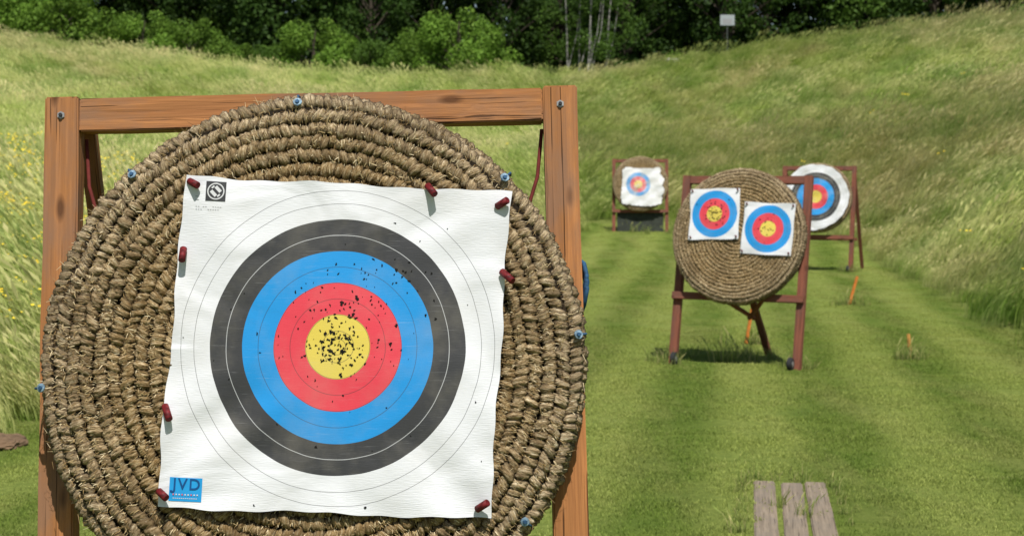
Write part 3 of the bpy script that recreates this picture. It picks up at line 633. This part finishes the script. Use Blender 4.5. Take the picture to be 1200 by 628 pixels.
s4,M4=stand("target_stand",(6.12,34.5,0),R(22),R(12),0,1.52,2.18,.09,M_wood2,.70,"red-brown wheeled wooden stand holding a white-faced round boss",rear='double')
pn=beam("lower_panel",s3,M3,(0,.05,.02),(0,.05,.55),1.20,.02,M_panel)
def on_stand(base,yaw,lean,U,off=-.19,X=0):
    M=Matrix.Rotation(-yaw,4,'Z')@Matrix.Rotation(-lean,4,'X'); return Vector(base)+M@Vector((X,off,U))
def radial_face(name,rad,rfun,mat,amp=.006,seed=0,holes=0,cx0=0.,cz0=0.):
    nr,na_=26,144; t=np.linspace(0,2*math.pi,na_,endpoint=False); rf=np.array([rfun(a) for a in t]); rr=np.linspace(0.001,1,nr)
    Xq=(rr[:,None]*rf[None]*np.cos(t)[None])+cx0; Zq=(rr[:,None]*rf[None]*np.sin(t)[None])+cz0
    Yq=-(amp*np.sin(11*Xq+9*Zq+seed)+amp*.6*np.sin(23*Zq-13*Xq+seed)+amp*2*np.clip(rr[:,None]-.8,0,1)*np.sin(t*5+seed)[None]*3)-amp
    V=np.stack([Xq.ravel(),Yq.ravel(),Zq.ravel()],-1); i,j=np.meshgrid(np.arange(nr-1),np.arange(na_),indexing='ij'); j2=(j+1)%na_
    F=np.stack([i*na_+j,i*na_+j2,(i+1)*na_+j2,(i+1)*na_+j],-1).reshape(-1,4)
    mi=np.zeros(len(F),int); Vs=[V]; Fs=[F]; ms=[mi]; nn=len(V)
    for _ in range(holes):
        x,z=random.gauss(0,rad*.28),random.gauss(0,rad*.28); r=random.uniform(.004,.009); k=6
        y=-(amp*math.sin(11*x+9*z+seed)+amp*.6*math.sin(23*z-13*x+seed))-amp-.003
        P_=[(x+r*math.cos(a),y,z+r*math.sin(a)*.8) for a in np.linspace(0,6.283,k,endpoint=False)]+[(x,y,z)]
        Vs.append(np.array(P_)); Fs.append(np.array([(0,1,2,6),(2,3,4,6),(4,5,0,6)])+nn); ms.append(np.full(3,1)); nn+=k+1
    return np_mesh(name,np.concatenate(Vs),np.concatenate(Fs),[mat,M_hole],True,np.concatenate(ms))
def sq(h,p=1.0,s=0): return lambda a:(h/max(abs(math.cos(a)),abs(math.sin(a))))*(1+.012*math.sin(a*5+s))
M_f2=face_mat("paper_face_small",.4,.15,black=False)
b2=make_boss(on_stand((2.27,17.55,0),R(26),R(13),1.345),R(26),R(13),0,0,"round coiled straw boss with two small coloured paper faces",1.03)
for (x,z,rt2,sd) in [(-.235,.205,R(2),1),(.335,.060,-R(2),3)]:
    f=obj("target_face",radial_face("target_face",.24,sq(.262,s=sd),M_f2,.004,sd,60 if sd==1 else 25),b2,label="small square paper face with blue, red and gold rings")
    f.matrix_local=Matrix.Translation((x,-.034,z))@Matrix.Rotation(-rt2,4,'Y')
    for sx in (-1,1):
        for sz in (-1,1):
            p=obj("target_pin",cyl_mesh("target_pin",.009,.03,M_pin,10),f); p.matrix_local=Matrix.Translation((sx*.24,-.02,sz*.24))@Vector((0,-1,.6)).to_track_quat('Z','Y').to_matrix().to_4x4()
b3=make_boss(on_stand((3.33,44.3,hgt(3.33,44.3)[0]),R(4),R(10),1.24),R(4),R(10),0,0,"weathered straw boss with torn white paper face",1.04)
TP=[(0,.52),(14,.60),(30,.55),(44,.66),(56,.50),(72,.44),(92,.42),(112,.46),(128,.58),(140,.60),(156,.50),(176,.47),(196,.50),(214,.60),(226,.66),(240,.56),(262,.52),(285,.54),(305,.62),(318,.68),(332,.58),(346,.60),(360,.52)]
def torn(a):
    return float(np.interp(math.degrees(a)%360,[p[0] for p in TP],[p[1] for p in TP]))*(1+.012*math.sin(a*31)+.01*math.sin(a*53))
M_f3=face_mat("paper_face_torn",.50,.5,black=False,fade=.5,lines=False)
f=obj("target_face",radial_face("target_face",.35,torn,M_f3,.008,2,60,.07,-.02),b3,label="torn faded paper face"); f.matrix_local=Matrix.Translation((-.05,-.045,-.03))
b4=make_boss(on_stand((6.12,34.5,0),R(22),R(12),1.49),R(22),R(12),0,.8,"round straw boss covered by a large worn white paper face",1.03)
M_f4=face_mat("paper_face_large",.61,dirty=.4)
def rnd(a):
    return .655*(1+.010*math.sin(a*7)+.014*math.sin(a*3+1)+.008*math.sin(a*19)-.03*max(0,math.sin(a*2+.8))**6)
f=obj("target_face",radial_face("target_face",.6,rnd,M_f4,.008,5,40),b4,label="large round worn white paper face with rings"); f.matrix_local=Matrix.Rotation(-.8,4,'Y')@Matrix.Translation((0,-.045,0))
# ------------------------------------------------------------ small things
def stake(base,top,w,mat,lab):
    p0=Vector(base); p1=Vector(top); L=(p1-p0).length
    bm=bmesh.new(); bmesh.ops.create_cube(bm,size=1)
    for v in bm.verts: v.co=Vector((v.co.x*w*(1 if v.co.z<0 else .8),v.co.y*w*.7,(v.co.z+.5)*L))
    bmesh.ops.bevel(bm,geom=list(bm.edges),offset=w*.15,segments=2,affect='EDGES')
    me=bpy.data.meshes.new("marker_stake"); bm.to_mesh(me); bm.free(); me.materials.append(mat)
    ob=obj("marker_stake",me,label=lab,category="stake",group="marker stakes in the lane"); ob.location=p0; ob.rotation_euler=(p1-p0).to_track_quat('Z','Y').to_euler()
stake((5.08,25.8,-.05),(5.22,25.8,.43),.055,M_orange,"short orange leaning stake in the mown grass")
stake((4.28,18.3,-.05),(4.255,18.32,.27),.045,M_yell,"short orange-tan wooden stake in a grass tuft")
stake((2.72,19.9,-.05),(2.80,19.9,.42),.05,M_orange,"orange stake behind the wheeled target stand")
for i,(x0,x1,y1) in enumerate([(1.505,1.625,11.0),(1.665,1.79,10.93),(1.83,1.945,10.96)]):
    y0=8.7; p0=Vector((x0-.20,y0,.018)); 
    p0.z=hgt(p0.x,y0)[0]-.004; p1=Vector((x1,y1,-.004)); L=(p1-p0).length
    me=box_mesh("wooden_plank",.135,.04,L,M_plank,.008); ob=obj("wooden_plank",me,label="weathered grey-brown plank sunk into the grass",category="plank",group="planks laid side by side in the grass")
    z=(p1-p0).normalized(); y=Vector((0,0,1)); y=(y-z*y.dot(z)).normalized(); xv=y.cross(z); m=Matrix((xv,y,z)).transposed().to_4x4(); m.translation=(p0+p1)/2; ob.matrix_world=m
sx_,sy_=10.6,84.; gz=hgt(sx_,sy_)[0]
e=empty("sign_board",(sx_,sy_,gz),label="small pale square notice board on a post on the ridge",category="sign")
zc=2+(202-24)*sy_/2000-gz
beam("post",e,Matrix.Identity(4),(0,.04,0),(0,.04,zc+.2),.04,.04,M_signp); beam("panel",e,Matrix.Identity(4),(0,0,zc-.26),(0,0,zc+.26),.70,.03,M_sign); beam("panel_stripe",e,Matrix.Identity(4),(0,-.018,zc-.18),(0,-.018,zc+.06),.45,.006,M_grey,.001)
bm=bmesh.new(); bmesh.ops.create_icosphere(bm,subdivisions=4,radius=1)
for v in bm.verts:
    k=1+.18*math.sin(v.co.x*5+2)*math.sin(v.co.y*6)+random.gauss(0,.03); v.co=Vector((v.co.x*.22*k,v.co.y*.3*k,v.co.z*.06*k))
me=bpy.data.meshes.new("dirt_mound"); bm.to_mesh(me); bm.free(); me.materials.append(plain_mat("dry_soil",(.15,.095,.055),.95,0,.5,14))
o=obj("dirt_mound",me,label="small bare patch of heaped dry soil in grass",category="soil"); o.location=(-3.78,12.45,.02)
bm=bmesh.new(); bmesh.ops.create_icosphere(bm,subdivisions=3,radius=1)
for v in bm.verts: k=1+random.gauss(0,.05); v.co=Vector((v.co.x*.35*k,v.co.y*.25*k,v.co.z*.13*k))
me=bpy.data.meshes.new("boulder"); bm.to_mesh(me); bm.free(); me.materials.append(plain_mat("pale_stone",(.4,.38,.34),.9,0,.3,4))
o=obj("boulder",me,label="pale stone lying in grass on the ridge",category="rock"); o.location=(7.7,82,hgt(7.7,82)[0]+.45)
# ------------------------------------------------------------ camera, light
cam=bpy.data.cameras.new("camera"); co=bpy.data.objects.new("camera",cam); COL.objects.link(co); co.location=(0,0,2.0); co.rotation_euler=(R(90),0,0)
cam.sensor_width=36; cam.lens=60; cam.shift_y=-112/1200; cam.clip_end=2000; cam.clip_start=.1
cam.dof.use_dof=True; cam.dof.focus_distance=4.25; cam.dof.aperture_fstop=9
scene.camera=co
el=R(59); az=R(-12)
d=Vector((math.sin(az)*math.cos(el),math.cos(az)*math.cos(el),-math.sin(el)))
sl=bpy.data.lights.new("sun",'SUN'); sl.energy=5.0; sl.angle=R(.5); sl.color=(1,.975,.92)
so=bpy.data.objects.new("sun",sl); COL.objects.link(so); so.rotation_euler=d.to_track_quat('-Z','Y').to_euler(); so.location=(0,0,20)
w=bpy.data.worlds.new("World"); scene.world=w; w.use_nodes=True; nt=w.node_tree
sk=nt.nodes.new("ShaderNodeTexSky"); sk.sky_type='NISHITA'; sk.sun_disc=False; sk.sun_elevation=el; sk.sun_rotation=R(168)
nt.links.new(sk.outputs[0],nt.nodes["Background"].inputs[0]); nt.nodes["Background"].inputs[1].default_value=.075
scene.view_settings.view_transform='Standard'; scene.view_settings.look='None'; scene.view_settings.exposure=0
